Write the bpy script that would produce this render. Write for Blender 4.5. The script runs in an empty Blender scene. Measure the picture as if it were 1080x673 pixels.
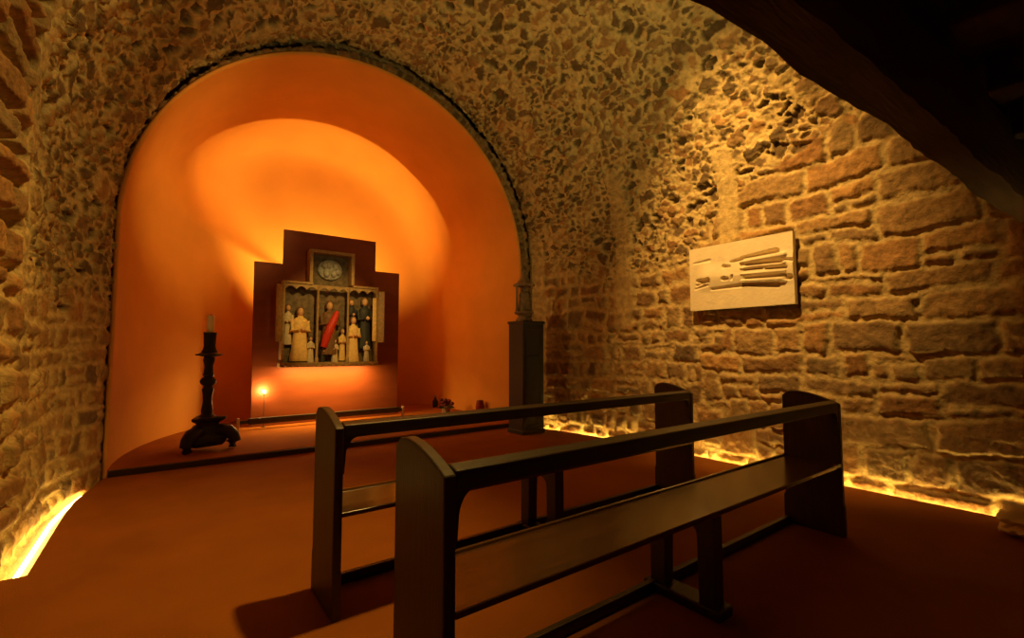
import bpy, bmesh, math, random
import numpy as np
from mathutils import Vector, Matrix

SC = bpy.context.scene
COL = SC.collection
PI = math.pi
random.seed(7)
XL, XR = -0.72, 5.13            # side wall faces
YB, YE = -2.5, 6.05             # back of the chapel / plane of the altar arch
ZS = 2.55                       # springing height of the vault
CV, RV = (XL + XR) / 2, (XR - XL) / 2
CN, RN = 2.115, 2.525             # plastered niche: centre and radius

# ------------------------------------------------------------------ helpers
def link(o, parent=None):
    COL.objects.link(o)
    if parent is not None:
        o.parent = parent
    return o

def obj(name, bm, mat, parent=None, smooth=False, bevel=0.0, segs=2):
    me = bpy.data.meshes.new(name)
    bmesh.ops.recalc_face_normals(bm, faces=bm.faces[:])
    bm.to_mesh(me); bm.free()
    me.materials.append(mat)
    if smooth:
        me.polygons.foreach_set('use_smooth', [True] * len(me.polygons))
        try: me.set_sharp_from_angle(angle=math.radians(40))
        except Exception: pass
    o = link(bpy.data.objects.new(name, me), parent)
    if bevel:
        b = o.modifiers.new('bevel', 'BEVEL'); b.width = bevel; b.segments = segs
        b.limit_method = 'ANGLE'; b.angle_limit = math.radians(35)
    return o

def thing(name, label, cat, loc=(0, 0, 0), rotz=0.0, group=None):
    o = link(bpy.data.objects.new(name, None))
    o.empty_display_size = 0.1
    o.location = loc; o.rotation_euler = (0, 0, rotz)
    o['label'] = label; o['category'] = cat
    if group: o['group'] = group
    return o

def tag(o, label, cat, group=None):
    o['label'] = label; o['category'] = cat
    if group: o['group'] = group
    return o

def struct(o):
    o['kind'] = 'structure'
    return o

def add_box(bm, x0, x1, y0, y1, z0, z1):
    v = [bm.verts.new((x, y, z)) for z in (z0, z1) for (x, y) in ((x0, y0), (x1, y0), (x1, y1), (x0, y1))]
    for f in ((0, 3, 2, 1), (4, 5, 6, 7), (0, 1, 5, 4), (1, 2, 6, 5), (2, 3, 7, 6), (3, 0, 4, 7)):
        bm.faces.new([v[i] for i in f])
    return v

def box(*a):
    bm = bmesh.new(); add_box(bm, *a); return bm

def add_prism(bm, pts, axis, a, b):
    """polygon pts (2D) extruded along axis from a to b; axis x: pts=(y,z), y: (x,z), z: (x,y)"""
    def P(p, t):
        if axis == 'x': return (t, p[0], p[1])
        if axis == 'y': return (p[0], t, p[1])
        return (p[0], p[1], t)
    va = [bm.verts.new(P(p, a)) for p in pts]
    vb = [bm.verts.new(P(p, b)) for p in pts]
    n = len(pts)
    bm.faces.new(va); bm.faces.new(vb[::-1])
    for i in range(n):
        bm.faces.new((va[i], vb[i], vb[(i + 1) % n], va[(i + 1) % n]))

def prism(pts, axis, a, b):
    bm = bmesh.new(); add_prism(bm, pts, axis, a, b); return bm

def add_lathe(bm, prof, seg=24, sx=1.0, sy=1.0, off=(0, 0, 0)):
    rings = []
    for (r, z) in prof:
        if r < 1e-5:
            rings.append([bm.verts.new((off[0], off[1], z + off[2]))])
        else:
            rings.append([bm.verts.new((off[0] + r * sx * math.cos(2 * PI * k / seg), off[1] + r * sy * math.sin(2 * PI * k / seg), z + off[2])) for k in range(seg)])
    for A, B in zip(rings[:-1], rings[1:]):
        for k in range(seg):
            k2 = (k + 1) % seg
            if len(A) == 1 and len(B) == 1: continue
            if len(A) == 1: bm.faces.new((A[0], B[k2], B[k]))
            elif len(B) == 1: bm.faces.new((A[k], A[k2], B[0]))
            else: bm.faces.new((A[k], A[k2], B[k2], B[k]))
    if len(rings[0]) > 1: bm.faces.new(rings[0][::-1])
    if len(rings[-1]) > 1: bm.faces.new(rings[-1])

def lathe(prof, seg=24, sx=1.0, sy=1.0, off=(0, 0, 0)):
    bm = bmesh.new(); add_lathe(bm, prof, seg, sx, sy, off); return bm

def add_tube(bm, pts, radii, seg=10):
    pts = [Vector(p) for p in pts]
    if not hasattr(radii, '__len__'): radii = [radii] * len(pts)
    rings = []
    up = Vector((0, 0, 1))
    for i, p in enumerate(pts):
        t = (pts[min(i + 1, len(pts) - 1)] - pts[max(i - 1, 0)]).normalized()
        s = t.cross(up)
        if s.length < 1e-3: s = t.cross(Vector((0, 1, 0)))
        s.normalize(); w = s.cross(t)
        rings.append([bm.verts.new(p + radii[i] * (math.cos(2 * PI * k / seg) * s + math.sin(2 * PI * k / seg) * w)) for k in range(seg)])
    for A, B in zip(rings[:-1], rings[1:]):
        for k in range(seg):
            bm.faces.new((A[k], A[(k + 1) % seg], B[(k + 1) % seg], B[k]))
    bm.faces.new(rings[0][::-1]); bm.faces.new(rings[-1])

def add_ball(bm, c, r, sx=1, sy=1, sz=1, u=14, v=9):
    prof = [(r * math.sin(PI * i / v), -r * math.cos(PI * i / v) * sz) for i in range(v + 1)]
    prof[0] = (0, prof[0][1]); prof[-1] = (0, prof[-1][1])
    add_lathe(bm, prof, u, sx, sy, c)

# ------------------------------------------------------------------ materials
def mat(name, col, rough=0.6, noise=0.0, nscale=8.0, bump=0.0, bscale=40.0, metal=0.0, stretch=(1, 1, 1), spec=0.5, col2=None, coat=0.0):
    m = bpy.data.materials.new(name); m.use_nodes = True
    nt = m.node_tree; N = nt.nodes; L = nt.links
    b = N['Principled BSDF']
    b.inputs['Roughness'].default_value = rough
    b.inputs['Metallic'].default_value = metal
    b.inputs['Specular IOR Level'].default_value = spec
    b.inputs['Coat Weight'].default_value = coat
    b.inputs['Coat Roughness'].default_value = 0.25
    tc = N.new('ShaderNodeTexCoord'); mp = N.new('ShaderNodeMapping'); mp.inputs['Scale'].default_value = stretch
    L.new(tc.outputs['Object'], mp.inputs['Vector'])
    nz = N.new('ShaderNodeTexNoise'); nz.inputs['Scale'].default_value = nscale; nz.inputs['Detail'].default_value = 6
    L.new(mp.outputs[0], nz.inputs['Vector'])
    rp = N.new('ShaderNodeValToRGB')
    c2 = col2 or tuple(c * (1 - noise) for c in col)
    rp.color_ramp.elements[0].position = 0.3; rp.color_ramp.elements[1].position = 0.7
    rp.color_ramp.elements[0].color = (*c2, 1); rp.color_ramp.elements[1].color = (*col, 1)
    L.new(nz.outputs['Fac'], rp.inputs['Fac']); L.new(rp.outputs['Color'], b.inputs['Base Color'])
    if bump:
        n2 = N.new('ShaderNodeTexNoise'); n2.inputs['Scale'].default_value = bscale; n2.inputs['Detail'].default_value = 5
        L.new(mp.outputs[0], n2.inputs['Vector'])
        bp = N.new('ShaderNodeBump'); bp.inputs['Strength'].default_value = bump; bp.inputs['Distance'].default_value = 0.01
        L.new(n2.outputs['Fac'], bp.inputs['Height']); L.new(bp.outputs[0], b.inputs['Normal'])
    return m

def emit_mat(name, col, s):
    m = bpy.data.materials.new(name); m.use_nodes = True
    b = m.node_tree.nodes['Principled BSDF']
    b.inputs['Base Color'].default_value = (*col, 1)
    b.inputs['Emission Color'].default_value = (*col, 1); b.inputs['Emission Strength'].default_value = s
    return m

def stone_mat():
    m = bpy.data.materials.new('rubble_stone'); m.use_nodes = True
    nt = m.node_tree; N = nt.nodes; L = nt.links; b = N['Principled BSDF']
    b.inputs['Roughness'].default_value = 0.9; b.inputs['Specular IOR Level'].default_value = 0.2
    a1 = N.new('ShaderNodeAttribute'); a1.attribute_name = 'stone_random'
    a2 = N.new('ShaderNodeAttribute'); a2.attribute_name = 'stone_mask'
    rp = N.new('ShaderNodeValToRGB'); e = rp.color_ramp.elements
    e[0].position = 0.0; e[0].color = (0.10, 0.062, 0.030, 1)
    e[1].position = 1.0; e[1].color = (0.50, 0.35, 0.17, 1)
    for p, c in ((0.14, (0.15, 0.092, 0.048)), (0.24, (0.27, 0.132, 0.048)), (0.34, (0.20, 0.132, 0.065)), (0.44, (0.36, 0.189, 0.068)), (0.54, (0.25, 0.167, 0.075)), (0.64, (0.42, 0.229, 0.082)), (0.74, (0.31, 0.211, 0.095)), (0.86, (0.45, 0.282, 0.116))):
        x = e.new(p); x.color = (*c, 1)
    L.new(a1.outputs['Fac'], rp.inputs['Fac'])
    tc = N.new('ShaderNodeTexCoord')
    nz = N.new('ShaderNodeTexNoise'); nz.inputs['Scale'].default_value = 14; nz.inputs['Detail'].default_value = 7; nz.inputs['Roughness'].default_value = 0.65
    L.new(tc.outputs['Object'], nz.inputs['Vector'])
    mr = N.new('ShaderNodeMapRange'); mr.inputs['From Min'].default_value = 0.3; mr.inputs['From Max'].default_value = 0.7
    mr.inputs['To Min'].default_value = 0.62; mr.inputs['To Max'].default_value = 1.3
    L.new(nz.outputs['Fac'], mr.inputs['Value'])
    mx = N.new('ShaderNodeMix'); mx.data_type = 'RGBA'
    mx.inputs['A'].default_value = (0.50, 0.37, 0.165, 1)
    L.new(rp.outputs['Color'], mx.inputs['B']); L.new(a2.outputs['Fac'], mx.inputs['Factor'])
    ml = N.new('ShaderNodeMix'); ml.data_type = 'RGBA'; ml.blend_type = 'MULTIPLY'; ml.inputs['Factor'].default_value = 1
    L.new(mx.outputs['Result'], ml.inputs['A']); L.new(mr.outputs[0], ml.inputs['B'])
    L.new(ml.outputs['Result'], b.inputs['Base Color'])
    n2 = N.new('ShaderNodeTexNoise'); n2.inputs['Scale'].default_value = 55; n2.inputs['Detail'].default_value = 6
    L.new(tc.outputs['Object'], n2.inputs['Vector'])
    bp = N.new('ShaderNodeBump'); bp.inputs['Strength'].default_value = 0.7; bp.inputs['Distance'].default_value = 0.012
    L.new(n2.outputs['Fac'], bp.inputs['Height']); L.new(bp.outputs[0], b.inputs['Normal'])
    return m

M = {}
M['stone'] = stone_mat()
M['plaster'] = mat('orange_plaster', (0.66, 0.295, 0.055), 0.85, 0.12, 1.6, 0.25, 6.0, spec=0.2)
M['floor'] = mat('terracotta_carpet', (0.33, 0.108, 0.014), 0.95, 0.2, 2.2, 0.5, 160.0, spec=0.1)
M['trough'] = mat('mortar_bed', (0.45, 0.36, 0.22), 0.9, 0.3, 12, 0.5, 30)
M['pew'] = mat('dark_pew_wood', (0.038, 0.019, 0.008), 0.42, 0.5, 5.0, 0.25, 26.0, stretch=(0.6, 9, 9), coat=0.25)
M['seat'] = mat('worn_seat_wood', (0.115, 0.050, 0.010), 0.12, 0.45, 4.0, 0.05, 22.0, stretch=(0.5, 8, 8), coat=0.6)
M['panelend'] = mat('pew_end_wood', (0.062, 0.031, 0.012), 0.5, 0.45, 5.0, 0.25, 26.0, stretch=(9, 9, 0.7), coat=0.1)
M['beam'] = mat('old_beam_wood', (0.095, 0.05, 0.025), 0.8, 0.55, 3.0, 0.8, 14.0, stretch=(0.5, 5, 5))
M['board'] = mat('maroon_board', (0.23, 0.058, 0.014), 0.5, 0.2, 2.0, 0.08, 20.0, stretch=(1, 1, 4), spec=0.25)
M['iron'] = mat('black_iron', (0.022, 0.016, 0.013), 0.5, 0.4, 10, 0.3, 40, metal=0.3)
M['wax'] = mat('cream_wax', (0.95, 0.90, 0.74), 0.5, 0.05, 10)
M['pedestal'] = mat('black_pedestal_wood', (0.018, 0.012, 0.009), 0.5, 0.4, 4, 0.2, 30, stretch=(6, 6, 1))
M['carving'] = mat('weathered_carving', (0.26, 0.18, 0.11), 0.7, 0.5, 18, 0.4, 40)
M['plaque'] = mat('pale_sandstone', (0.76, 0.64, 0.44), 0.85, 0.12, 6, 0.35, 45)
M['gilt'] = mat('aged_gilding', (0.44, 0.31, 0.15), 0.55, 0.4, 22, 0.3, 50, metal=0.1)
M['paint_back'] = mat('dark_painted_ground', (0.20, 0.14, 0.08), 0.6, 0.7, 16)
M['robe_gold'] = mat('gold_robe', (0.85, 0.62, 0.26), 0.55, 0.25, 25)
M['robe_red'] = mat('red_robe', (0.62, 0.035, 0.02), 0.55, 0.3, 25)
M['robe_brown'] = mat('brown_robe', (0.20, 0.11, 0.055), 0.6, 0.4, 25)
M['robe_navy'] = mat('navy_robe', (0.025, 0.03, 0.04), 0.6, 0.3, 25)
M['robe_pale'] = mat('pale_robe', (0.66, 0.57, 0.45), 0.6, 0.3, 25)
M['skin'] = mat('painted_skin', (0.68, 0.43, 0.25), 0.55, 0.15, 25)
M['bluegrey'] = mat('blue_grey_paint', (0.50, 0.54, 0.58), 0.6, 0.45, 26)
M['bar'] = mat('dark_green_rail', (0.045, 0.042, 0.02), 0.5, 0.4, 8)
M['steel'] = mat('pale_metal', (0.62, 0.55, 0.45), 0.35, 0.1, 20, metal=0.6)
M['petal'] = mat('dark_red_petals', (0.16, 0.012, 0.01), 0.6, 0.5, 30)
M['leaf'] = mat('dark_leaf', (0.03, 0.035, 0.012), 0.6, 0.4, 30)
M['pot'] = mat('pale_pot', (0.42, 0.33, 0.25), 0.6, 0.2, 12)
M['glass_red'] = mat('red_votive_glass', (0.22, 0.018, 0.012), 0.2, 0.2, 10)
M['bulb'] = emit_mat('lamp_bulb', (1.0, 0.58, 0.20), 1000.0)
M['led'] = emit_mat('warm_led', (1.0, 0.70, 0.17), 30.0)
M['led_long'] = emit_mat('warm_led_long', (1.0, 0.70, 0.17), 52.0)

# ------------------------------------------------------------------ stone fields (numpy)
_rng = np.random.default_rng(11)
_T = _rng.random((256, 256))
def vnoise(x, y, s=0):
    ix = np.floor(x).astype(int); iy = np.floor(y).astype(int)
    fx = x - ix; fy = y - iy
    fx = fx * fx * (3 - 2 * fx); fy = fy * fy * (3 - 2 * fy)
    ix = ix + 37 * s; iy = iy + 91 * s
    g = lambda a, b: _T[a & 255, b & 255]
    return (g(ix, iy) * (1 - fx) + g(ix + 1, iy) * fx) * (1 - fy) + (g(ix, iy + 1) * (1 - fx) + g(ix + 1, iy + 1) * fx) * fy
def fbm(x, y, s=0, o=4):
    a = 0.5; r = 0; t = 0
    for k in range(o):
        r = r + a * vnoise(x, y, s + k); t += a; a *= 0.5; x = x * 2.03; y = y * 2.03
    return r / t
def sstep(a, b, x):
    t = np.clip((x - a) / (b - a), 0, 1); return t * t * (3 - 2 * t)

def blocks(U, V, hr, wr, seed, warp=0.03, joint=0.03, split=0.35):
    """coursed stones rasterised over the (u,v) grids: height profile 0..1, per-stone random, tilt"""
    rng = random.Random(seed)
    Uw = U + warp * 2 * (fbm(U * 2.2, V * 2.2, seed) - 0.5) + warp * 0.8 * (fbm(U * 11, V * 11, seed + 3) - 0.5)
    Vw = V + warp * 2 * (fbm(U * 1.6 + 9, V * 2.2, seed + 5) - 0.5) + warp * 0.8 * (fbm(U * 11, V * 11, seed + 8) - 0.5)
    prof = np.zeros_like(U); rnd = np.zeros_like(U); tilt = np.zeros_like(U)
    u1 = U[:, 0]; v1 = V[0, :]
    u0, uE, v0, vE = u1.min(), u1.max(), v1.min(), v1.max()
    pad = warp * 2 + 0.02
    def put(a, b, c, d):
        i0, i1 = np.searchsorted(u1, (a - pad, b + pad)); j0, j1 = np.searchsorted(v1, (c - pad, d + pad))
        if i1 <= i0 or j1 <= j0: return
        u = Uw[i0:i1, j0:j1]; v = Vw[i0:i1, j0:j1]
        cu, cv, hu, hv = (a + b) / 2, (c + d) / 2, (b - a) / 2, (d - c) / 2
        r = min(0.045, hv * 0.6, hu * 0.6) * rng.uniform(0.5, 1.0)
        qx = np.abs(u - cu) - hu + r; qy = np.abs(v - cv) - hv + r
        sd = np.hypot(np.maximum(qx, 0), np.maximum(qy, 0)) + np.minimum(np.maximum(qx, qy), 0) - r
        p = sstep(0.0, 1.0, (-sd - joint * 0.25) / (joint * 1.1))
        m = p > prof[i0:i1, j0:j1]
        prof[i0:i1, j0:j1] = np.where(m, p, prof[i0:i1, j0:j1])
        rnd[i0:i1, j0:j1] = np.where(m, rng.random(), rnd[i0:i1, j0:j1])
        tx, ty, hh = rng.uniform(-.12, .12), rng.uniform(-.12, .12), rng.uniform(-.012, .014)
        tilt[i0:i1, j0:j1] = np.where(m, hh + tx * (u - cu) + ty * (v - cv), tilt[i0:i1, j0:j1])
    v = v0 - 0.05
    while v < vE:
        h = rng.uniform(*hr); u = u0 - rng.uniform(0, wr[1])
        while u < uE:
            w = rng.uniform(*wr)
            q = rng.random()
            if q < split * 0.55 and h > 0.13:
                k = v + h * rng.uniform(.3, .7)
                if rng.random() < 0.6:
                    mdl = u + w * rng.uniform(.35, .65); put(u, mdl, v, k); put(mdl, u + w, v, k)
                else: put(u, u + w, v, k)
                put(u, u + w, k, v + h)
            elif q < split:
                mdl = u + w * rng.uniform(.4, .6); put(u, mdl, v, v + h); put(mdl, u + w, v, v + h)
            else: put(u, u + w, v, v + h)
            u += w
        v += h
    return prof, rnd, tilt

def rubble(U, V, su, sv, seed):
    wu = U / su + 1.1 * (fbm(U * 5, V * 5, seed) - 0.5) * 1.3 + 0.5 * (fbm(U * 19, V * 19, seed + 4) - 0.5)
    wv = V / sv + 1.1 * (fbm(U * 5 + 7, V * 5, seed + 2) - 0.5) * 1.3 + 0.5 * (fbm(U * 19, V * 19, seed + 6) - 0.5)
    iu = np.floor(wu).astype(int); iv = np.floor(wv).astype(int)
    F1 = np.full(U.shape, 9.0); F2 = np.full(U.shape, 9.0); ID = np.zeros(U.shape); TX = np.zeros(U.shape); 
    for a in (-1, 0, 1):
        for b in (-1, 0, 1):
            cu = iu + a; cv = iv + b
            px = cu + 0.08 + 0.84 * _T[(cu * 3 + seed) & 255, (cv * 7 + 13) & 255]; py = cv + 0.08 + 0.84 * _T[(cu * 5 + 31) & 255, (cv * 3 + seed * 2) & 255]
            d = np.hypot(wu - px, wv - py)
            n = d < F1
            F2 = np.where(n, F1, np.minimum(F2, d)); F1 = np.where(n, d, F1)
            rid = _T[(cu * 11 + 5) & 255, (cv * 13 + seed) & 255]
            ID = np.where(n, rid, ID)
            TX = np.where(n, (wu - px) * (_T[(cu + 77) & 255, cv & 255] - .5) + (wv - py) * (_T[cu & 255, (cv + 55) & 255] - .5), TX)
    th = 0.05 + 0.30 * ((ID * 5.7) % 1.0)
    prof = sstep(th, th + 0.17, F2 - F1 + 0.16 * (fbm(U * 30, V * 30, seed + 21) - 0.5))
    return prof, ID, TX * 0.04

def stone_fields(U, V):
    """U = distance along the room, V = arc length up from the right-hand floor edge; returns inward height, random, mask"""
    LA = PI * RV
    Vr = V                                      # height on the right wall
    Vl = 2 * ZS + LA - V                        # height on the left wall
    n = fbm(U * 0.9, V * 0.9, 40) - 0.5
    n2 = fbm(U * 3.5, V * 3.5, 44) - 0.5
    pc, rc, tc = rubble(U, V, 0.205, 0.145, 3)   # vault rubble
    pd, rd, td = rubble(U, V, 0.12, 0.09, 8)
    sel = fbm(U * 2.6, V * 2.6, 50) > 0.52
    pc = np.where(sel, pd, pc); rc = np.where(sel, rd, rc); tc = np.where(sel, td * 0.6, tc)
    hc = pc * (0.006 + 0.055 * (rc - 0.42)) + tc
    hole = rc < 0.16
    hc = np.where(hole, -0.050 * pc, hc)
    hc = hc + 0.045 * (fbm(U * 6, V * 6, 60) - 0.5) + 0.035 * (fbm(U * 22, V * 22, 61) - 0.5)
    cr = np.where(hole, 0.0, -0.10 + 0.66 * ((rc * 7.3) % 1.0))
    H, R, K = hc, cr, pc * 0.92
    def over(mask, p, r, t, amp, lo, hi, rough=0.010, deep=0.0):
        nonlocal H, R, K
        h = p * amp + p * t + rough * 2 * (fbm(U * 12, V * 12, 70) - 0.5) + rough * (fbm(U * 40, V * 40, 71) - 0.5) - deep * (1 - p) * (fbm(U * 4, V * 4, 72) > 0.45)
        H = H * (1 - mask) + h * mask; R = np.where(mask > 0.5, lo + r * (hi - lo), R); K = K * (1 - mask) + p * 0.95 * mask
    jag = n * 0.9 + n2 * 0.5
    # squared rubble low on the right wall towards the altar
    p, r, t = blocks(U, V, (0.16, 0.29), (0.20, 0.46), 5, 0.085, 0.045, 0.45)
    over(sstep(-.06, .06, 2.35 + jag - Vr), p, r, t, 0.022, 0.10, 0.62, 0.020)
    # large squared blocks on the right wall nearer the gallery
    p, r, t = blocks(U, V, (0.17, 0.33), (0.30, 0.80), 9, 0.075, 0.036, 0.5)
    over(sstep(-.06, .06, 3.35 + jag - Vr - 0.5 * np.maximum(U - 1.6, 0)) * sstep(-.06, .06, 3.0 + jag - U), p, r, t * 0.8, 0.022, 0.22, 0.72, 0.018, deep=0.010)
    # left wall: small stones beside the arch, dressed courses nearer the camera
    p, r, t = blocks(U, Vl[:, ::-1], (0.13, 0.25), (0.16, 0.42), 14, 0.06, 0.035, 0.4)
    p, r, t = p[:, ::-1], r[:, ::-1], t[:, ::-1]
    over(sstep(-.06, .06, 1.5 + jag - Vl), p, r, t * 0.8, 0.018, 0.12, 0.6, 0.016)
    p, r, t = blocks(U, Vl[:, ::-1], (0.15, 0.25), (0.34, 0.75), 18, 0.03, 0.042, 0.12)
    p, r, t = p[:, ::-1], r[:, ::-1], t[:, ::-1]
    edge = 4.12 - 0.11 * Vl + 0.10 * n2
    over(sstep(-.02, .02, edge - U) * (Vl < 4.4), p, r, t, 0.030, 0.2, 0.66, 0.016)
    H = H - 0.085 * (1 - p) * sstep(-.02, .02, edge - U) * sstep(1.5, 1.9, Vl) * (Vl < 4.4)
    mk = sstep(-.03, .03, U - edge) * sstep(.30, .18, U - edge) * sstep(1.2, 2.0, Vl) * (Vl < 4.6) * 0.6
    K = K * (1 - mk); H = H * (1 - mk) + 0.025 * mk
    # smooth patches of old plaster on the right wall
    for (ua, ub, va, vb, br) in ((4.12, 4.40, 1.5, 3.75, 0.62), (2.60, 2.84, 2.42, 3.55, 0.95), (5.72, 6.1, 0.2, 3.2, 0.55)):
        w = 0.06 * n2
        mk = sstep(-.03, .03, U + w - ua) * sstep(-.03, .03, ub - U + w) * sstep(-.05, .05, V - va + w * 2) * sstep(-.05, .05, vb - V + w * 2)
        mk = mk * 0.85
        H = H * (1 - mk) + (0.03 + 0.012 * (fbm(U * 9, V * 9, 80) - 0.5)) * mk; K = K * (1 - mk * br)
    return H, R, K

def grid_obj(name, X, Y, Z, R, K, material):
    nu, nv = X.shape
    co = np.stack([X, Y, Z], -1).reshape(-1, 3).astype(np.float32)
    i = np.arange(nu * nv).reshape(nu, nv)
    q = np.stack([i[:-1, :-1], i[1:, :-1], i[1:, 1:], i[:-1, 1:]], -1).reshape(-1, 4)
    me = bpy.data.meshes.new(name)
    me.vertices.add(len(co)); me.vertices.foreach_set('co', co.ravel())
    me.loops.add(q.size); me.loops.foreach_set('vertex_index', q.ravel().astype(np.int32))
    me.polygons.add(len(q)); me.polygons.foreach_set('loop_start', np.arange(0, q.size, 4, dtype=np.int32))
    me.update(calc_edges=True)
    me.polygons.foreach_set('use_smooth', np.ones(len(q), bool))
    if R is not None:
        for nm, arr in (('stone_random', R), ('stone_mask', K)):
            a = me.attributes.new(nm, 'FLOAT', 'POINT'); a.data.foreach_set('value', arr.ravel().astype(np.float32))
    me.materials.append(material)
    return link(bpy.data.objects.new(name, me))

def build_shell():
    u = np.concatenate([np.arange(YB, 0.2, 0.06), np.arange(0.2, YE + 0.021, 0.0125)])
    LA = PI * RV
    dv = 0.0125
    vr = np.arange(-0.12, ZS, dv); vc = np.linspace(ZS, ZS + LA, int(LA / dv)); vl = np.arange(ZS + LA, 2 * ZS + LA + 0.12, dv)
    vr = np.append(vr, ZS)
    v = np.concatenate([vr[:-1], vc, vl[1:]])
    U, V = np.meshgrid(u, v, indexing='ij')
    H, R, K = stone_fields(U, V)
    th = np.clip((V - ZS) / RV, 0, PI)
    r = RV - H
    X = CV + r * np.cos(th); Z = ZS + r * np.sin(th)
    Z = np.where(V < ZS, V, Z); X = np.where(V < ZS, XR - H, X)
    low = V > ZS + LA
    Z = np.where(low, 2 * ZS + LA - V, Z); X = np.where(low, XL + H, X)
    nar = sstep(4.0, 6.0, U); nal = sstep(4.9, 6.05, U); c_ = np.cos(th)
    X = X - 0.22 * nar * np.maximum(c_, 0) + 0.25 * nal * np.maximum(-c_, 0); Z = Z - 0.17 * nar * np.sin(th)
    a = len(vr) - 1; b = a + len(vc) - 1
    for nm, s in (('wall_right', slice(0, a + 1)), ('ceiling', slice(a, b + 1)), ('wall_left', slice(b, None))):
        struct(grid_obj(nm, X[:, s], U[:, s], Z[:, s], R[:, s], K[:, s], M['stone']))

def build_arch_ring():
    """stone edge of the vault around the plastered niche, one voussoir ring"""
    L = PI * RN
    s = np.arange(0, 2 * ZS + L, 0.0125); w = np.linspace(-0.015, 0.62, 46)
    S, W = np.meshgrid(s, w, indexing='ij')
    p, r, t = blocks(S, W + 0.01, (0.195, 0.20), (0.08, 0.16), 23, 0.06, 0.03, 0.25)
    H = p * 0.045 + t + 0.02 * (fbm(S * 12, W * 12, 90) - 0.5)
    H = H - 0.30 * sstep(0.0, 0.04, W - 0.115 - 0.095 * np.cos(np.clip((S - ZS) / RN, 0, PI)) + 0.03 * (fbm(S * 6, W * 6, 92) - .5)) - 0.10 * sstep(0.02, -0.01, W)
    H[:, -1] = -0.30
    th = np.clip((S - ZS) / RN, 0, PI); rr = RN + 0.03 + W
    X = CN + rr * np.cos(th); Z = ZS + rr * np.sin(th)
    Z = np.where(S < ZS, S, Z); X = np.where(S < ZS, CN + rr, X)
    lo = S > ZS + L
    Z = np.where(lo, 2 * ZS + L - S, Z); X = np.where(lo, CN - rr, X)
    struct(grid_obj('wall_front', X, YE + 0.03 - H, Z, r * 0.30, 0.55 + p * 0.45, M['stone']))

def build_niche():
    Rn = RN
    legs = 26; arc = 150; na = 150
    th = [0.0] * legs + [PI * k / arc for k in range(arc + 1)] + [PI] * legs
    zz = [0.0 + ZS * k / legs for k in range(legs)] + [None] * (arc + 1) + [ZS * (1 - (k + 1) / legs) for k in range(legs)]
    D = 3.25; Y0 = 6.08
    X = np.zeros((len(th), na + 4)); Y = X.copy(); Z = X.copy()
    for i, t in enumerate(th):
        f = min(max((t - math.radians(85)) / math.radians(80), 0), 1); f = f * f * (3 - 2 * f)
        n = 14 * (1 - f) + 2.0 * f
        prof = [(Rn + 0.045, Y0 + 0.02), (Rn + 0.04, Y0 - 0.04), (Rn + 0.018, Y0 - 0.055)]
        for k in range(na + 1):
            a = PI / 2 * k / na
            c, s = max(math.cos(a), 1e-9), max(math.sin(a), 1e-9)
            rho = ((c / Rn) ** n + (s / D) ** n) ** (-1 / n)
            prof.append((rho * c if k < na else 0.0, Y0 - 0.03 + rho * s))
        for k, (r, y) in enumerate(prof):
            r *= 1 - 0.012 * (y - 6.0) / 3
            Y[i, k] = y
            if zz[i] is None:
                X[i, k] = CN + r * math.cos(t); Z[i, k] = ZS + r * math.sin(t)
            else:
                X[i, k] = CN + (r if t == 0 else -r); Z[i, k] = zz[i]
    struct(grid_obj('wall_niche', X, Y, Z, None, None, M['plaster']))

build_shell(); build_arch_ring(); build_niche()

# floors
FXL, FXR = -0.57, 5.035
bm = bmesh.new()
add_prism(bm, [(FXR, YB), (FXR, 4.2), (FXR - 0.05, 4.8), (FXR - 0.15, 5.4), (4.72, 5.9), (4.72, YE + .05), (-0.43, YE + .05), (-0.48, 5.75), (-0.555, 5.3), (FXL, 4.9), (FXL, 3.74), (XL - .05, 3.74), (XL - .05, YB)], 'z', -0.075, 0.0)
struct(obj('floor', bm, M['floor'], bevel=0.008))
struct(obj('floor_base', box(XL - 0.3, XR + 0.3, YB - .2, 9.6, -0.2, -0.075), M['trough']))
bm = bmesh.new()
add_prism(bm, [(CN - RN - 0.02, YE + 0.01), (CN + RN + 0.02, YE + 0.01), (CN + RN + 0.02, 9.5), (CN - RN - 0.02, 9.5)], 'z', 0.0, 0.07)
struct(obj('floor_niche', bm, M['floor'], bevel=0.006))
struct(obj('riser_shade_1', box(CN - RN + 0.01, CN + RN - 0.01, YE - 0.012, YE + 0.01, 0.0, 0.062), M['pew'], bevel=0.003))  # dark strip added over the carpeted step riser, its shade put into the colour
struct(obj('wall_back', box(XL - .3, XR + .3, YB - .15, YB, -0.1, 5.6), M['trough']))

# gallery over the camera: rough beam, joists and planks
def beam_mesh(x0, x1, n, sec, jit, seed):
    rng = random.Random(seed); bm = bmesh.new(); rings = []
    off = [[rng.uniform(0, 99) for _ in range(2)] for _ in sec]
    for i in range(n + 1):
        x = x0 + (x1 - x0) * i / n
        ring = []
        for j, (y, z) in enumerate(sec):
            a = jit * (math.sin(x * 2.3 + off[j][0]) * .6 + math.sin(x * 5.9 + off[j][1]) * .35) + rng.uniform(-jit, jit) * .35
            b = jit * (math.sin(x * 1.9 + off[j][1]) * .6 + math.sin(x * 7.1 + off[j][0]) * .35) + rng.uniform(-jit, jit) * .35
            ring.append(bm.verts.new((x, y + a, z + b)))
        rings.append(ring)
    m = len(sec)
    for A, B in zip(rings[:-1], rings[1:]):
        for k in range(m): bm.faces.new((A[k], B[k], B[(k + 1) % m], A[(k + 1) % m]))
    bm.faces.new(rings[0]); bm.faces.new(rings[-1][::-1])
    return bm
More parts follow.
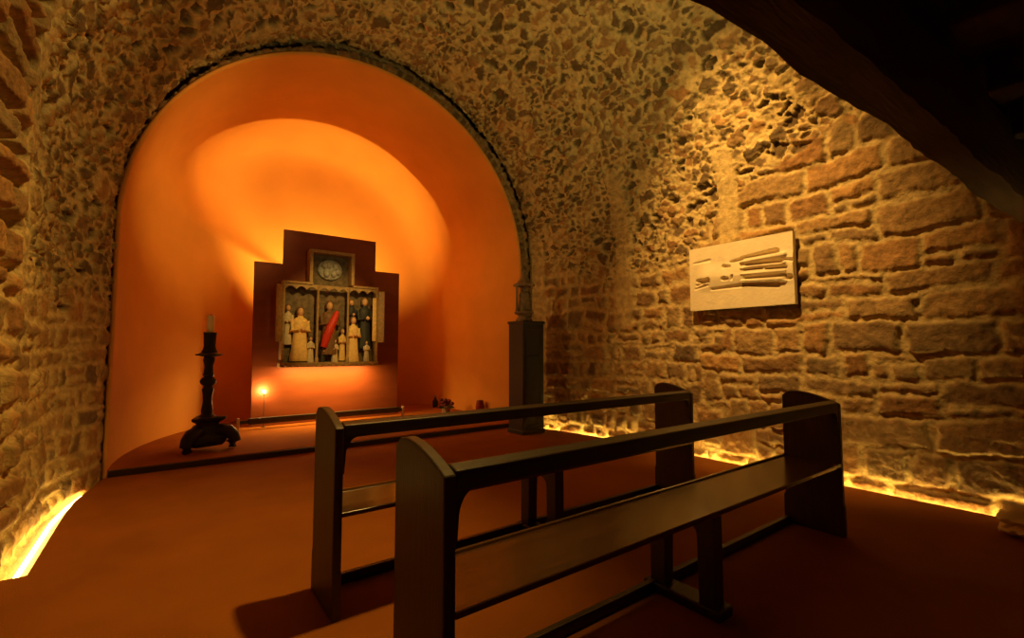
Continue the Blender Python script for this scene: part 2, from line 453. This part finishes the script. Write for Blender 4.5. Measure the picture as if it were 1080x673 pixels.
sec = [(0.0, 2.125), (0.025, 2.18), (0.02, 2.42), (-0.03, 2.46), (-0.15, 2.46), (-0.18, 2.40), (-0.17, 2.20), (-0.13, 2.135)]
bo = beam_mesh(XL - .1, XR + .12, 70, sec, 0.013, 3)
for v in bo.verts:
    v.co.y += 0.615 - 0.034 * (v.co.x - 1.0); v.co.z += 0.014 * (v.co.x - 1.0)
struct(obj('beam', bo, M['beam'], smooth=True))
bm = bmesh.new()
x = XL - 0.05
while x < XR:
    w = random.uniform(.17, .24); add_box(bm, x, x + w - 0.008, YB, 0.58, 2.475 + random.uniform(0, .006), 2.51); x += w
struct(obj('ceiling_gallery', bm, M['beam']))
for i in range(8):
    xx = 0.1 + i * 0.66
    struct(obj('beam_joist', beam_mesh(0, 1, 1, [(0, 0), (.1, 0), (.1, .14), (0, .14)], 0, i) if False else box(xx, xx + .11, YB, 0.33, 2.33, 2.475), M['beam'], bevel=0.01))

# ------------------------------------------------------------------ LED strips lying in the gap between carpet and wall
def led(name, pts, label, m='led'):
    bm = bmesh.new()
    for a, b in zip(pts[:-1], pts[1:]):
        a = Vector(a); b = Vector(b); d = (b - a).normalized(); s = Vector((-d.y, d.x, 0)) * 0.009
        v = [a - s, b - s, b + s, a + s]
        lo = [bm.verts.new((p.x, p.y, -0.060)) for p in v]; hi = [bm.verts.new((p.x, p.y, -0.044)) for p in v]
        bm.faces.new(hi); bm.faces.new(lo[::-1])
        for k in range(4): bm.faces.new((lo[k], lo[(k + 1) % 4], hi[(k + 1) % 4], hi[k]))
    return tag(obj(name, bm, M[m]), label, 'light strip', 'glowing light strips along the wall foot')
led('light_strip', [(5.065, -1.0, 0), (5.065, 4.2, 0), (5.015, 4.8, 0), (4.915, 5.4, 0), (4.80, 5.75, 0)], 'glowing yellow light strip along the foot of the stone wall under the plaque', 'led_long')
led('light_strip', [(-0.635, 3.79, 0), (-0.635, 4.9, 0), (-0.600, 5.3, 0), (-0.520, 5.75, 0), (-0.485, 5.98, 0)], 'glowing yellow light strip along the foot of the wall near the candlestick')

# ------------------------------------------------------------------ pews
def make_pew(loc, length, label):
    t = thing('pew', label, 'pew', loc, 0, 'wooden pews facing the altar')
    L, D, th = length, 0.36, 0.042
    # end panels: curved top falling towards the back, wider foot
    prof = [(-0.006, 0), (-0.006, 0.20), (0, 0.22), (0.0, 0.875)]
    for k in range(1, 13):
        a = k / 12
        prof.append((0.004 + (D * 0.74) * (1 - math.cos(a * PI / 2)) if False else D * 0.78 * a, 0.878 + 0.072 * math.sin(a * PI / 2)))
    prof += [(D * 0.9, 0.942), (D - 0.004, 0.915), (D, 0.90), (D, 0.22), (D + 0.010, 0.20), (D + 0.012, 0)]
    for x in (0.0, L):
        obj('end_panel', prism(prof, 'x', x, x + th), M['panelend'], t, bevel=0.006)
    # top rail with a rounded nose and small corner brackets
    rail = [(0.002, 0.826), (0.046, 0.826), (0.092, 0.868), (0.094, 0.888), (0.05, 0.898), (0.006, 0.886)]
    bm = prism(rail, 'x', th, L)
    obj('top_rail', bm, M['pew'], t, bevel=0.006)
    for x, s in ((th, 1), (L, -1)):
        pts = [(x, 0.826), (x + s * 0.062, 0.826)]
        for k in range(1, 9):
            a = PI / 2 * k / 8
            pts.append((x + s * (0.062 - 0.052 * math.sin(a)), 0.826 - 0.075 * (1 - math.cos(a)) - 0.01 * k / 8))
        pts.append((x + s * 0.004, 0.66)); pts.append((x, 0.66))
        obj('corner_bracket', prism(pts, 'y', 0.004, 0.040), M['pew'], t)
    # seat board with a raised bead along the far edge
    s = [(0.0, 0.461), (0.0, 0.480), (0.004, 0.483), (D - 0.026, 0.483), (D - 0.021, 0.492), (D - 0.012, 0.494), (D, 0.490), (D, 0.461)]
    obj('seat', prism(s, 'x', th, L), M['seat'], t)
    # trestle in the middle: board cut to two legs under a small arch, on a cross foot
    xc = L * 0.475
    arch = [(0.0, 0.0), (0.0, 0.461), (D, 0.461), (D, 0.0), (D - 0.085, 0.0), (D - 0.09, 0.36)]
    for k in range(0, 9):
        a = PI * k / 8
        arch.append((D / 2 + (D / 2 - 0.09) * math.cos(a), 0.36 + 0.055 * math.sin(a)))
    arch += [(0.085, 0.0)]
    obj('support', prism(arch, 'x', xc, xc + 0.075), M['pew'], t, bevel=0.005)
    obj('cross_foot', box(xc - 0.02, xc + 0.10, -0.03, D + 0.03, 0, 0.05), M['pew'], t, bevel=0.008)
    obj('floor_stretcher', box(th, L, D - 0.035, D - 0.002, 0.0, 0.055), M['pew'], t, bevel=0.004)
    return t
make_pew((0.667, 1.228, 0), 3.651 - 0.667, 'dark wooden pew with its brown seat in full view, farther from the altar niche')
make_pew((0.653, 2.265, 0), 3.545 - 0.653, 'dark wooden pew standing nearer the altar niche, in front of the step')

# ------------------------------------------------------------------ stepped board, low rail, altarpiece
BY = 8.05
bt = [(1.07, 0.07), (3.40, 0.07), (3.40, 2.63), (2.95, 2.63), (2.95, 3.16), (1.45, 3.16), (1.45, 2.60), (1.05, 2.60)]
tag(obj('backing_board', prism(bt, 'y', BY, BY + 0.05), M['board'], bevel=0.004), 'large dark maroon stepped board standing behind the carved altarpiece', 'board')

t = thing('low_rail', 'low dark rail with pale end posts at the foot of the maroon board', 'rail', (2.16, 7.80, 0.07))
obj('rail_bar', box(-1.15, 1.16, -0.03, 0.03, 0.075, 0.165), M['bar'], t, bevel=0.006)
for x in (-1.30, 1.22):
    obj('end_post', box(x, x + 0.035, -0.03, 0.03, 0, 0.175), M['steel'], t, bevel=0.004)
for x in (-1.265, 1.16):
    obj('cross_bar', box(x, x + (0.115 if x < 0 else 0.06), -0.012, 0.012, 0.09, 0.14), M['bar'], t)

def figure(parent, x, y, z, h, robe, lean=0.0, w=1.0, hands=True):
    """standing robed saint in half-round relief: robe, head, forearms"""
    s = h / 0.8
    bm = bmesh.new()
    prof = [(0.118, 0), (0.124, 0.03), (0.108, 0.15), (0.095, 0.30), (0.088, 0.42), (0.10, 0.52), (0.105, 0.585), (0.085, 0.635), (0.04, 0.66), (0.032, 0.69)]
    add_lathe(bm, [(r * s * w, q * s) for r, q in prof], 22, 1.0, 0.62)
    for v in bm.verts:                      # folds of the robe and the lean of the body
        a = math.atan2(v.co.y, v.co.x); f = max(0, 1 - v.co.z / (0.5 * s))
        k = 1 + 0.09 * f * math.sin(a * 9)
        v.co.x = v.co.x * k + lean * v.co.z; v.co.y *= k
    for sg in (-1, 1):
        add_tube(bm, [(sg * 0.088 * s * w + lean * .6 * s, 0, 0.60 * s), (sg * 0.115 * s * w + lean * .45 * s, -0.02 * s, 0.45 * s), (sg * 0.03 * s + lean * .45 * s, -0.085 * s, 0.47 * s)], [0.04 * s, 0.036 * s, 0.024 * s], 10)
    o = obj('saint_figure', bm, robe, parent, smooth=True); o.location = (x, y, z)
    bm = bmesh.new()
    hx = lean * 0.75 * s
    add_ball(bm, (hx, -0.005 * s, 0.74 * s), 0.052 * s, 0.9, 1.0, 1.25)
    for v in bm.verts:                      # nose, brow and chin drawn out of the one head surface
        q = v.co - Vector((hx, 0, 0.74 * s))
        if q.y < -0.02 * s and abs(q.x) < 0.022 * s:
            v.co.y -= 0.012 * s * math.exp(-(q.z / (0.016 * s)) ** 2)
    obj('head', bm, M['skin'], o, smooth=True)
    bm = bmesh.new(); add_ball(bm, (0.02 * s + lean * .45 * s, -0.10 * s, 0.48 * s), 0.024 * s, 1.2, 1, 1.3, 10, 7); obj('joined_hands', bm, M['skin'], o, smooth=True)
    bm = bmesh.new(); add_lathe(bm, [(0.0, 0.83 * s), (0.035 * s, 0.82 * s), (0.058 * s, 0.775 * s), (0.058 * s, 0.70 * s), (0.03 * s, 0.69 * s)], 14, 1, 0.9, (hx, 0.016 * s, 0)); obj('hair', bm, M['robe_brown'], o, smooth=True)
    return o

def make_altarpiece():
    t = thing('altarpiece', 'carved and painted altarpiece with three bays of saints on the maroon board', 'altarpiece', (0, 0, 0))
    F, B = 7.82, BY - 0.002
    x0, x1, z0, z1 = 1.42, 2.93, 1.0, 2.31
    a0, a1, zt = 1.80, 2.51, 2.85
    # back panel, cross shaped
    obj('back_panel', prism([(x0, z0), (x1, z0), (x1, z1), (a1, z1), (a1, zt), (a0, zt), (a0, z1), (x0, z1)], 'y', B - 0.03, B), M['paint_back'], t)
    # deep gilded case: sill, sides, sloping top boards
    bm = bmesh.new()
    add_box(bm, x0 - .02, x1 + .0, F - 0.03, B - .03, z0 - 0.035, z0 + 0.035)
    add_box(bm, x0, x0 + 0.035, F, B - .03, z0 + .035, z1); add_box(bm, x1 - 0.035, x1, F, B - .03, z0 + .035, z1)
    add_box(bm, x0 + .035, a0 + 0.06, F, B - .03, z1 - 0.035, z1); add_box(bm, a1 - 0.02, x1 - .035, F, B - .03, z1 - 0.035, z1)
    add_box(bm, a0, a0 + 0.05, F, B - .03, z1, zt); add_box(bm, a1 - 0.05, a1, F, B - .03, z1, zt)
    add_box(bm, a0 + .05, a1 - .05, F, B - .03, zt - 0.05, zt)
    obj('case', bm, M['gilt'], t, bevel=0.005)
    # columns between the bays
    bays = [(x0 + 0.035, 1.925), (1.965, 2.405), (2.445, x1 - 0.035)]
    for xc in (1.945, 2.425):
        obj('column', lathe([(0.03, z0 + .035), (0.03, z0 + .1), (0.018, z0 + .12), (0.018, z1 - 0.12), (0.032, z1 - 0.08), (0.032, z1 - .035)], 14, 1, 1, (xc, F + 0.04, 0)), M['gilt'], t, smooth=True)
    # pierced canopies over the bays
    for (a, b) in bays:
        pts = [(a, z1 - .035), (a, z1 - 0.125)]
        w = (b - a) / 3
        for j in range(3):
            for k in range(1, 8):
                q = k / 7
                pts.append((a + w * (j + q), z1 - 0.125 + 0.05 * math.sin(PI * q)))
        pts.append((b, z1 - .035))
        obj('canopy', prism(pts, 'y', F + 0.02, F + 0.055), M['gilt'], t, bevel=0.003)
    # lower frieze of small rosettes on the sill
    for k in range(14):
        bm = bmesh.new(); add_ball(bm, (x0 + 0.06 + k * 0.107, F - 0.032, z0), 0.024, 1, 0.5, 1, 10, 6)
        obj('sill_rosette', bm, M['gilt'], t, smooth=True)
    # saints
    zf = z0 + 0.036
    figure(t, 1.70, F + 0.10, zf + .02, 0.84, M['robe_gold'], 0.0, 1.08)
    figure(t, 1.53, F + 0.15, zf + .28, 0.62, M['robe_pale'], 0.0, 0.7)
    figure(t, 1.87, F + 0.12, zf, 0.40, M['robe_pale'], 0.0, 0.9)
    figure(t, 2.15, F + 0.12, zf + .12, 0.86, M['robe_brown'], 0.0, 1.1)
    bm = bmesh.new()
    add_tube(bm, [(2.05, F + 0.04, 1.28), (2.09, F + 0.02, 1.45), (2.15, F + 0.01, 1.62), (2.22, F + 0.02, 1.78), (2.25, F + 0.05, 1.86)], [0.05, 0.068, 0.062, 0.052, 0.03], 14)
    obj('red_sash', bm, M['robe_red'], t, smooth=True)
    figure(t, 2.05, F + 0.09, zf, 0.30, M['robe_navy'], 0.0, 0.9)
    figure(t, 2.24, F + 0.08, zf, 0.36, M['robe_pale'], 0.0, 1.0)
    figure(t, 2.36, F + 0.10, zf + .02, 0.52, M['robe_gold'], 0.0, 0.7)
    figure(t, 2.53, F + 0.08, zf, 0.74, M['robe_gold'], 0.0, 0.95)
    figure(t, 2.52, F + 0.16, zf + .42, 0.62, M['robe_navy'], 0.0, 0.8)
    figure(t, 2.74, F + 0.14, zf + .22, 0.86, M['robe_navy'], 0.0, 0.95)
    figure(t, 2.76, F + 0.07, zf, 0.34, M['robe_pale'], 0.0, 1.0)
    # crest: oval group of pale figures under the top board
    xc, zc = (a0 + a1) / 2, 2.56
    bm = bmesh.new()
    add_ball(bm, (0, 0, 0), 0.17, 1.15, 0.22, 1.0, 24, 12)
    for sx, sz, r in ((-.10, .06, .045), (-.02, .08, .05), (.08, .05, .05), (-.06, -.06, .055), (.05, -.06, .05), (.12, -.03, .04)):
        add_ball(bm, (sx, -0.03, sz), r, 1, 0.9, 1.3, 12, 8)
    o = obj('crest_relief', bm, M['bluegrey'], t, smooth=True); o.location = (xc, B - 0.06, zc)
    # half-open side wings
    for xs, s in ((x0, -1), (x1, 1)):
        bm = bmesh.new()
        add_prism(bm, [(xs, F + 0.01), (xs + s * 0.085, F - 0.055), (xs + s * 0.10, F - 0.04), (xs + s * 0.012, F + 0.03)], 'z', 1.36, 2.24)
        obj('wing', bm, M['gilt'], t, bevel=0.003)
    bm = bmesh.new(); add_box(bm, x1 - 0.10, x1 - 0.037, F - 0.012, F + 0.01, 1.38, 2.12); obj('side_pilaster', bm, M['robe_gold'], t, bevel=0.006)
    return t
make_altarpiece()

t = thing('spot_lamp', 'small glowing lamp before the lower left corner of the maroon board', 'lamp', (1.228, 7.945, 0.07))
bm = bmesh.new(); add_ball(bm, (0, 0, 0.53), 0.020, 1, 1, 1, 14, 10); obj('bulb', bm, M['bulb'], t, smooth=True)
obj('stem', lathe([(0.03, 0), (0.03, 0.008), (0.005, 0.012), (0.005, 0.50), (0.012, 0.505), (0.012, 0.512)], 10), M['bar'], t)

# ------------------------------------------------------------------ candlestick and candle
def make_candlestick():
    t = thing('candlestick', 'tall black candlestick on three scrolled feet at the edge of the niche step', 'candlestick', (0.42, 6.58, 0.07), math.radians(18))
    # triangular pedestal
    bm = bmesh.new()
    def tri(r, a0=PI / 2): return [(r * math.cos(a0 + k * 2 * PI / 3 + d), r * math.sin(a0 + k * 2 * PI / 3 + d)) for k in range(3) for d in (-0.16, 0.16)]
    levels = [(0.17, 0.05), (0.215, 0.10), (0.215, 0.16), (0.165, 0.20), (0.125, 0.28), (0.135, 0.32), (0.195, 0.35), (0.20, 0.38), (0.10, 0.39)]
    rings = [[bm.verts.new((x, y, z)) for x, y in tri(r)] for r, z in levels]
    for A, B in zip(rings[:-1], rings[1:]):
        for k in range(6): bm.faces.new((A[k], A[(k + 1) % 6], B[(k + 1) % 6], B[k]))
    bm.faces.new(rings[0][::-1]); bm.faces.new(rings[-1])
    obj('base', bm, M['iron'], t, bevel=0.008)
    for k in range(3):
        a = PI / 2 + k * 2 * PI / 3
        bm = bmesh.new()
        P = [(0.07, 0.19), (0.15, 0.225), (0.225, 0.205), (0.28, 0.150), (0.305, 0.085), (0.29, 0.046), (0.25, 0.046), (0.235, 0.08), (0.255, 0.11)]
        add_tube(bm, [(r * math.cos(a), r * math.sin(a), z) for r, z in P], [0.06, 0.075, 0.075, 0.068, 0.055, 0.045, 0.040, 0.032, 0.02], 12)
        obj('foot', bm, M['iron'], t, smooth=True)
    prof = [(0.10, 0.38), (0.08, 0.40), (0.056, 0.42), (0.062, 0.46), (0.046, 0.56), (0.05, 0.64), (0.062, 0.70), (0.05, 0.725), (0.044, 0.74), (0.080, 0.775), (0.086, 0.80), (0.07, 0.835), (0.048, 0.85),
            (0.06, 0.875), (0.05, 0.90), (0.046, 0.98), (0.062, 1.05), (0.055, 1.085), (0.07, 1.10)]
    obj('stem', lathe(prof, 24), M['iron'], t, smooth=True)
    obj('drip_pan', lathe([(0.05, 1.085), (0.14, 1.105), (0.145, 1.115), (0.085, 1.135), (0.075, 1.165), (0.05, 1.17)], 28), M['iron'], t, smooth=True)
    obj('socket', lathe([(0.05, 1.16), (0.068, 1.165), (0.066, 1.19), (0.06, 1.21), (0.066, 1.36), (0.072, 1.375), (0.052, 1.376), (0.05, 1.33)], 24), M['iron'], t, smooth=True)
    c = thing('candle', 'short cream candle standing in the tall black candlestick', 'candle', (0.42, 6.58, 0.07))
    obj('wax_body', lathe([(0.040, 1.34), (0.041, 1.570), (0.037, 1.576), (0.0, 1.572)], 20), M['wax'], c, smooth=True)
    bm = bmesh.new(); add_tube(bm, [(0, 0, 1.565), (0.002, 0, 1.585), (0.006, 0, 1.595)], 0.003, 6); obj('wick', bm, M['iron'], c)
make_candlestick()

# ------------------------------------------------------------------ pedestal with statuette
t = thing('pedestal', 'tall narrow black pedestal in the corner beside the altar arch', 'pedestal', (4.40, 5.56, 0))
obj('shaft', box(-0.20, 0.20, -0.175, 0.175, 0.05, 1.63), M['pedestal'], t, bevel=0.008)
obj('plinth', box(-0.215, 0.215, -0.19, 0.19, 0.0, 0.06), M['pedestal'], t, bevel=0.008)
obj('top_slab', box(-0.215, 0.215, -0.19, 0.19, 1.625, 1.665), M['pedestal'], t, bevel=0.006)
bm = bmesh.new()
for a in (-0.14, 0.14): add_box(bm, a - 0.012, a + 0.012, -0.181, -0.174, 0.12, 1.56)
add_box(bm, -0.128, 0.128, -0.181, -0.174, 1.536, 1.56); add_box(bm, -0.128, 0.128, -0.181, -0.174, 1.12, 1.144); add_box(bm, -0.128, 0.128, -0.181, -0.174, 0.12, 0.144)
obj('panel_moulding', bm, M['pedestal'], t, bevel=0.003)

t = thing('statuette', 'small weathered statuette under a pointed canopy on the tall black pedestal', 'statuette', (4.36, 5.56, 1.665))
obj('base', lathe([(0.12, 0), (0.13, 0.02), (0.10, 0.06), (0.085, 0.085), (0.12, 0.105), (0.15, 0.12), (0.15, 0.145), (0.09, 0.15)], 12), M['carving'], t, smooth=True)
bm = bmesh.new()
add_lathe(bm, [(0.095, 0.145), (0.105, 0.17), (0.092, 0.26), (0.082, 0.34), (0.090, 0.40), (0.07, 0.435), (0.028, 0.45), (0.025, 0.465)], 18, 1, .8)
add_ball(bm, (0, -0.005, 0.495), 0.034, 0.9, 1, 1.2)
for s in (-1, 1):
    add_tube(bm, [(s * 0.058, 0, 0.415), (s * 0.075, -0.02, 0.34), (s * 0.02, -0.07, 0.335)], [0.026, 0.023, 0.015], 8)
obj('figure', bm, M['carving'], t, smooth=True)
for s in (-1, 1):
    obj('side_post', lathe([(0.028, 0.14), (0.028, 0.16), (0.019, 0.18), (0.019, 0.50), (0.03, 0.52), (0.03, 0.545)], 10, 1, 1, (s * 0.135, 0, 0)), M['carving'], t, smooth=True)
bm = bmesh.new()
add_lathe(bm, [(0.165, 0.54), (0.17, 0.565), (0.10, 0.60), (0.06, 0.66), (0.035, 0.72), (0.03, 0.76), (0.012, 0.79), (0.0, 0.81)], 12)
obj('canopy', bm, M['carving'], t, smooth=True)

# ------------------------------------------------------------------ carved plaque on the right wall
def make_plaque():
    y0, y1, z0, z1 = 2.02, 3.17, 1.70, 2.435
    nu, nv = 231, 149
    a = np.linspace(0, 1, nu); b = np.linspace(0, 1, nv)
    A, Bv = np.meshgrid(a, b, indexing='ij')                 # a: from the altar end to the near end, b: up
    Wd, Ht = y1 - y0, z1 - z0
    P = A * Wd; Q = Bv * Ht
    H = 0.006 * (fbm(P * 9, Q * 9, 101) - 0.5)
    def seg(x0, y0_, x1, y1_, r0, r1, depth, soft=0.014):
        nonlocal H
        x0 *= Wd; x1 *= Wd; y0_ *= Ht; y1_ *= Ht
        dx, dy = x1 - x0, y1_ - y0_; t_ = np.clip(((P - x0) * dx + (Q - y0_) * dy) / (dx * dx + dy * dy + 1e-9), 0, 1)
        d = np.hypot(P - x0 - t_ * dx, Q - y0_ - t_ * dy) - (r0 + (r1 - r0) * t_)
        k = sstep(soft, -soft, d)
        H = H * (1 - k) + (H * 0.3 + depth) * k if depth < 0 else np.maximum(H, depth * sstep(soft * 2.5, -r0, d))
    # raised body of the relief, then its long grooves
    seg(.20, .50, .62, .47, .12, .09, .045, .03)
    seg(.30, .50, .95, .52, .10, .12, .036, .03)
    for k, (ya, yb) in enumerate(((.665, .69), (.575, .575), (.485, .465), (.385, .355))):
        seg(.55, ya, .93, yb, .010, .018, .058, .010)
    for g in ((.05, .76, .22, .775, .004, .014, -.022), (.09, .465, .21, .455, .016, .022, -.05), (.06, .345, .20, .39, .008, .012, -.02), (.08, .40, .21, .47, .01, .02, -.04),
              (.37, .645, .43, .635, .018, .006, -.05), (.44, .70, .54, .715, .006, .016, -.05), (.55, .735, .86, .76, .010, .024, -.06),
              (.60, .625, .90, .605, .012, .020, -.045), (.58, .545, .74, .54, .006, .010, -.02), (.78, .525, .94, .51, .008, .013, -.045),
              (.58, .43, .92, .41, .010, .020, -.045), (.37, .455, .41, .45, .020, .012, -.045), (.45, .43, .46, .48, .006, .008, -.025),
              (.24, .315, .55, .325, .010, .018, -.030), (.56, .335, .86, .285, .014, .026, -.065), (.945, .365, .97, .37, .022, .022, -.06), (.93, .62, .99, .60, .008, .014, -.03)):
        seg(*g)
    X = (XR - 0.118) - 0.8 * H; Y = y1 - P; Z = z0 + Q
    bm = bmesh.new()
    vs = [[bm.verts.new((float(X[i, j]), float(Y[i, j]), float(Z[i, j]))) for j in range(nv)] for i in range(nu)]
    for i in range(nu - 1):
        for j in range(nv - 1): bm.faces.new((vs[i][j], vs[i + 1][j], vs[i + 1][j + 1], vs[i][j + 1]))
    rim = [vs[i][0] for i in range(nu)] + [vs[-1][j] for j in range(1, nv)] + [vs[i][-1] for i in range(nu - 2, -1, -1)] + [vs[0][j] for j in range(nv - 2, 0, -1)]
    bk = [bm.verts.new((XR - 0.056, v.co.y, v.co.z)) for v in rim]
    n = len(rim)
    for k in range(n): bm.faces.new((rim[k], bk[k], bk[(k + 1) % n], rim[(k + 1) % n]))
    bm.faces.new(bk)
    o = obj('relief_plaque', bm, M['plaque'], smooth=True)
    tag(o, 'pale stone plaque with long carved grooves hanging on the rough stone wall', 'plaque')
make_plaque()

# ------------------------------------------------------------------ small things on the niche floor, stone by the wall
def bunch(name, label, x, y, s, petals):
    t = thing(name, label, 'flowers', (x, y, 0.07))
    obj('pot', lathe([(0.05 * s, 0), (0.07 * s, 0.02 * s), (0.085 * s, 0.12 * s), (0.09 * s, 0.13 * s), (0.07 * s, 0.125 * s)], 16), M['pot'], t, smooth=True)
    rng = random.Random(len(label)); bm = bmesh.new()
    for k in range(14):
        a = rng.uniform(0, 2 * PI); r = rng.uniform(0, 0.12) * s
        add_ball(bm, (r * math.cos(a), r * math.sin(a), (0.17 + rng.uniform(0, .10)) * s), 0.045 * s, 1, 1, 0.8, 9, 6)
    obj('blooms', bm, petals, t, smooth=True)
    bm = bmesh.new()
    for k in range(9):
        a = k * 0.7; c, q = math.cos(a), math.sin(a)
        v = [bm.verts.new((c * r - q * w, q * r + c * w, z)) for r, w, z in ((0.03 * s, 0, 0.12 * s), (0.11 * s, 0.03 * s, 0.15 * s), (0.18 * s, 0, 0.11 * s), (0.11 * s, -0.03 * s, 0.14 * s))]
        bm.faces.new(v)
    o = obj('leaves', bm, M['leaf'], t); sm = o.modifiers.new('thick', 'SOLIDIFY'); sm.thickness = 0.004
    return t
bunch('flower_pot', 'pale pot of dark red flowers on the niche floor right of the maroon board', 4.15, 7.60, 0.95, M['petal'])
t = thing('votive_lamp', 'dark red votive lamp on the niche floor close to the black pedestal', 'lamp', (4.50, 7.0, 0.07))
obj('glass', lathe([(0.05, 0.03), (0.07, 0.05), (0.08, 0.14), (0.065, 0.24), (0.06, 0.27), (0.05, 0.27), (0.05, 0.12), (0.0, 0.10)], 18), M['glass_red'], t, smooth=True)
obj('base', lathe([(0.065, 0), (0.065, 0.012), (0.035, 0.022), (0.05, 0.035)], 18), M['iron'], t, smooth=True)
t = thing('bottle', 'small dark bottle at the back corner of the niche floor', 'bottle', (4.42, 8.55, 0.07))
obj('body', lathe([(0.05, 0), (0.055, 0.02), (0.055, 0.13), (0.025, 0.17), (0.022, 0.21)], 14), M['iron'], t, smooth=True)
obj('cap', lathe([(0.026, 0.205), (0.026, 0.24), (0.02, 0.245)], 12), M['pot'], t, smooth=True)

bm = bmesh.new()
bmesh.ops.create_icosphere(bm, subdivisions=4, radius=1)
for v in bm.verts:
    c = v.co; m = max(abs(c.x), abs(c.y), abs(c.z)); c *= (0.55 + 0.45 / m) 
    n = 0.10 * math.sin(c.x * 5 + 1) * math.sin(c.y * 4 + 2) + 0.08 * math.sin(c.z * 7 + c.x * 3) + 0.03 * math.sin(c.y * 17 + c.z * 13)
    v.co = Vector((c.x * 0.26 * (1 + n), c.y * 0.15 * (1 + n), max(c.z * 0.075 * (1 + n), -0.07)))
o = obj('stone_block', bm, M['plaque'], smooth=True); o.location = (4.74, 0.50, 0.075); o.rotation_euler = (0, 0, 0.1)
tag(o, 'rough pale stone lying on the floor against the wall foot near the beam end', 'stone')

# ------------------------------------------------------------------ lights
WARM = (1.0, 0.57, 0.115)
def spot(name, loc, tgt, power, angle, blend=0.6, radius=0.08, col=WARM):
    l = bpy.data.lights.new(name, 'SPOT'); l.energy = power; l.spot_size = math.radians(angle); l.spot_blend = blend; l.shadow_soft_size = radius; l.color = col
    o = link(bpy.data.objects.new(name, l)); o.location = loc
    o.rotation_euler = (Vector(tgt) - Vector(loc)).to_track_quat('-Z', 'Y').to_euler(); return o
LAMP = (2.2, 2.35, 5.10)
AMB = (1.0, 0.55, 0.14)
spot('spot_floor', LAMP, (-0.35, 3.1, 0), 690, 62, 1.0, 0.09)
spot('spot_plaque', (2.5, 2.3, 5.1), (5.13, 2.5, 2.40), 1080, 58, 1.0, 0.05, (1.0, 0.56, 0.14))
spot('spot_left', (1.9, 2.3, 5.1), (-0.72, 3.9, 3.3), 215, 60, 1.0, 0.05, (1.0, 0.66, 0.18))
spot('spot_vault', (2.2, 1.6, 2.6), (3.3, 4.6, 5.2), 170, 120, 1.0, 0.1, (1.0, 0.76, 0.24))
spot('spot_niche', (2.7, 2.2, 4.35), (0.25, 7.7, 3.45), 1000, 31, 1.0, 0.1, AMB)
spot('niche_uplight', (2.25, BY + 0.11, 1.70), (2.35, BY + 0.96, 2.75), 640, 130, 0.85, 0.025, AMB)
spot('spot_altar', (2.1, 2.4, 5.0), (2.17, 7.9, 1.75), 950, 17, 0.7, 0.05)
l = bpy.data.lights.new('altarpiece_strip', 'AREA'); l.shape = 'RECTANGLE'; l.size = 1.35; l.size_y = 0.04; l.energy = 40; l.color = AMB
o = link(bpy.data.objects.new('altarpiece_strip', l)); o.location = (2.17, 7.80, 0.955); o.rotation_euler = (math.radians(14), 0, 0)
spot('niche_side', (-0.1, 6.35, 2.9), (4.2, 6.9, 1.6), 150, 60, 0.9, 0.1, AMB)

w = bpy.data.worlds.new('World'); SC.world = w; w.use_nodes = True
w.node_tree.nodes['Background'].inputs['Color'].default_value = (1.0, 0.6, 0.3, 1)
w.node_tree.nodes['Background'].inputs['Strength'].default_value = 0.004

# ------------------------------------------------------------------ camera
cam = bpy.data.cameras.new('Camera'); co = link(bpy.data.objects.new('Camera', cam))
cam.sensor_width = 36; cam.lens = 490.8 / 1080 * 36; cam.clip_start = 0.02
co.location = (0, 0, 1.25); co.rotation_euler = (math.radians(90 + 3.665), 0, math.radians(-36.616))
SC.camera = co
SC.view_settings.view_transform = 'Standard'; SC.view_settings.look = 'None'
SC.view_settings.exposure = 0; SC.view_settings.gamma = 1; SC.view_settings.use_curve_mapping = False
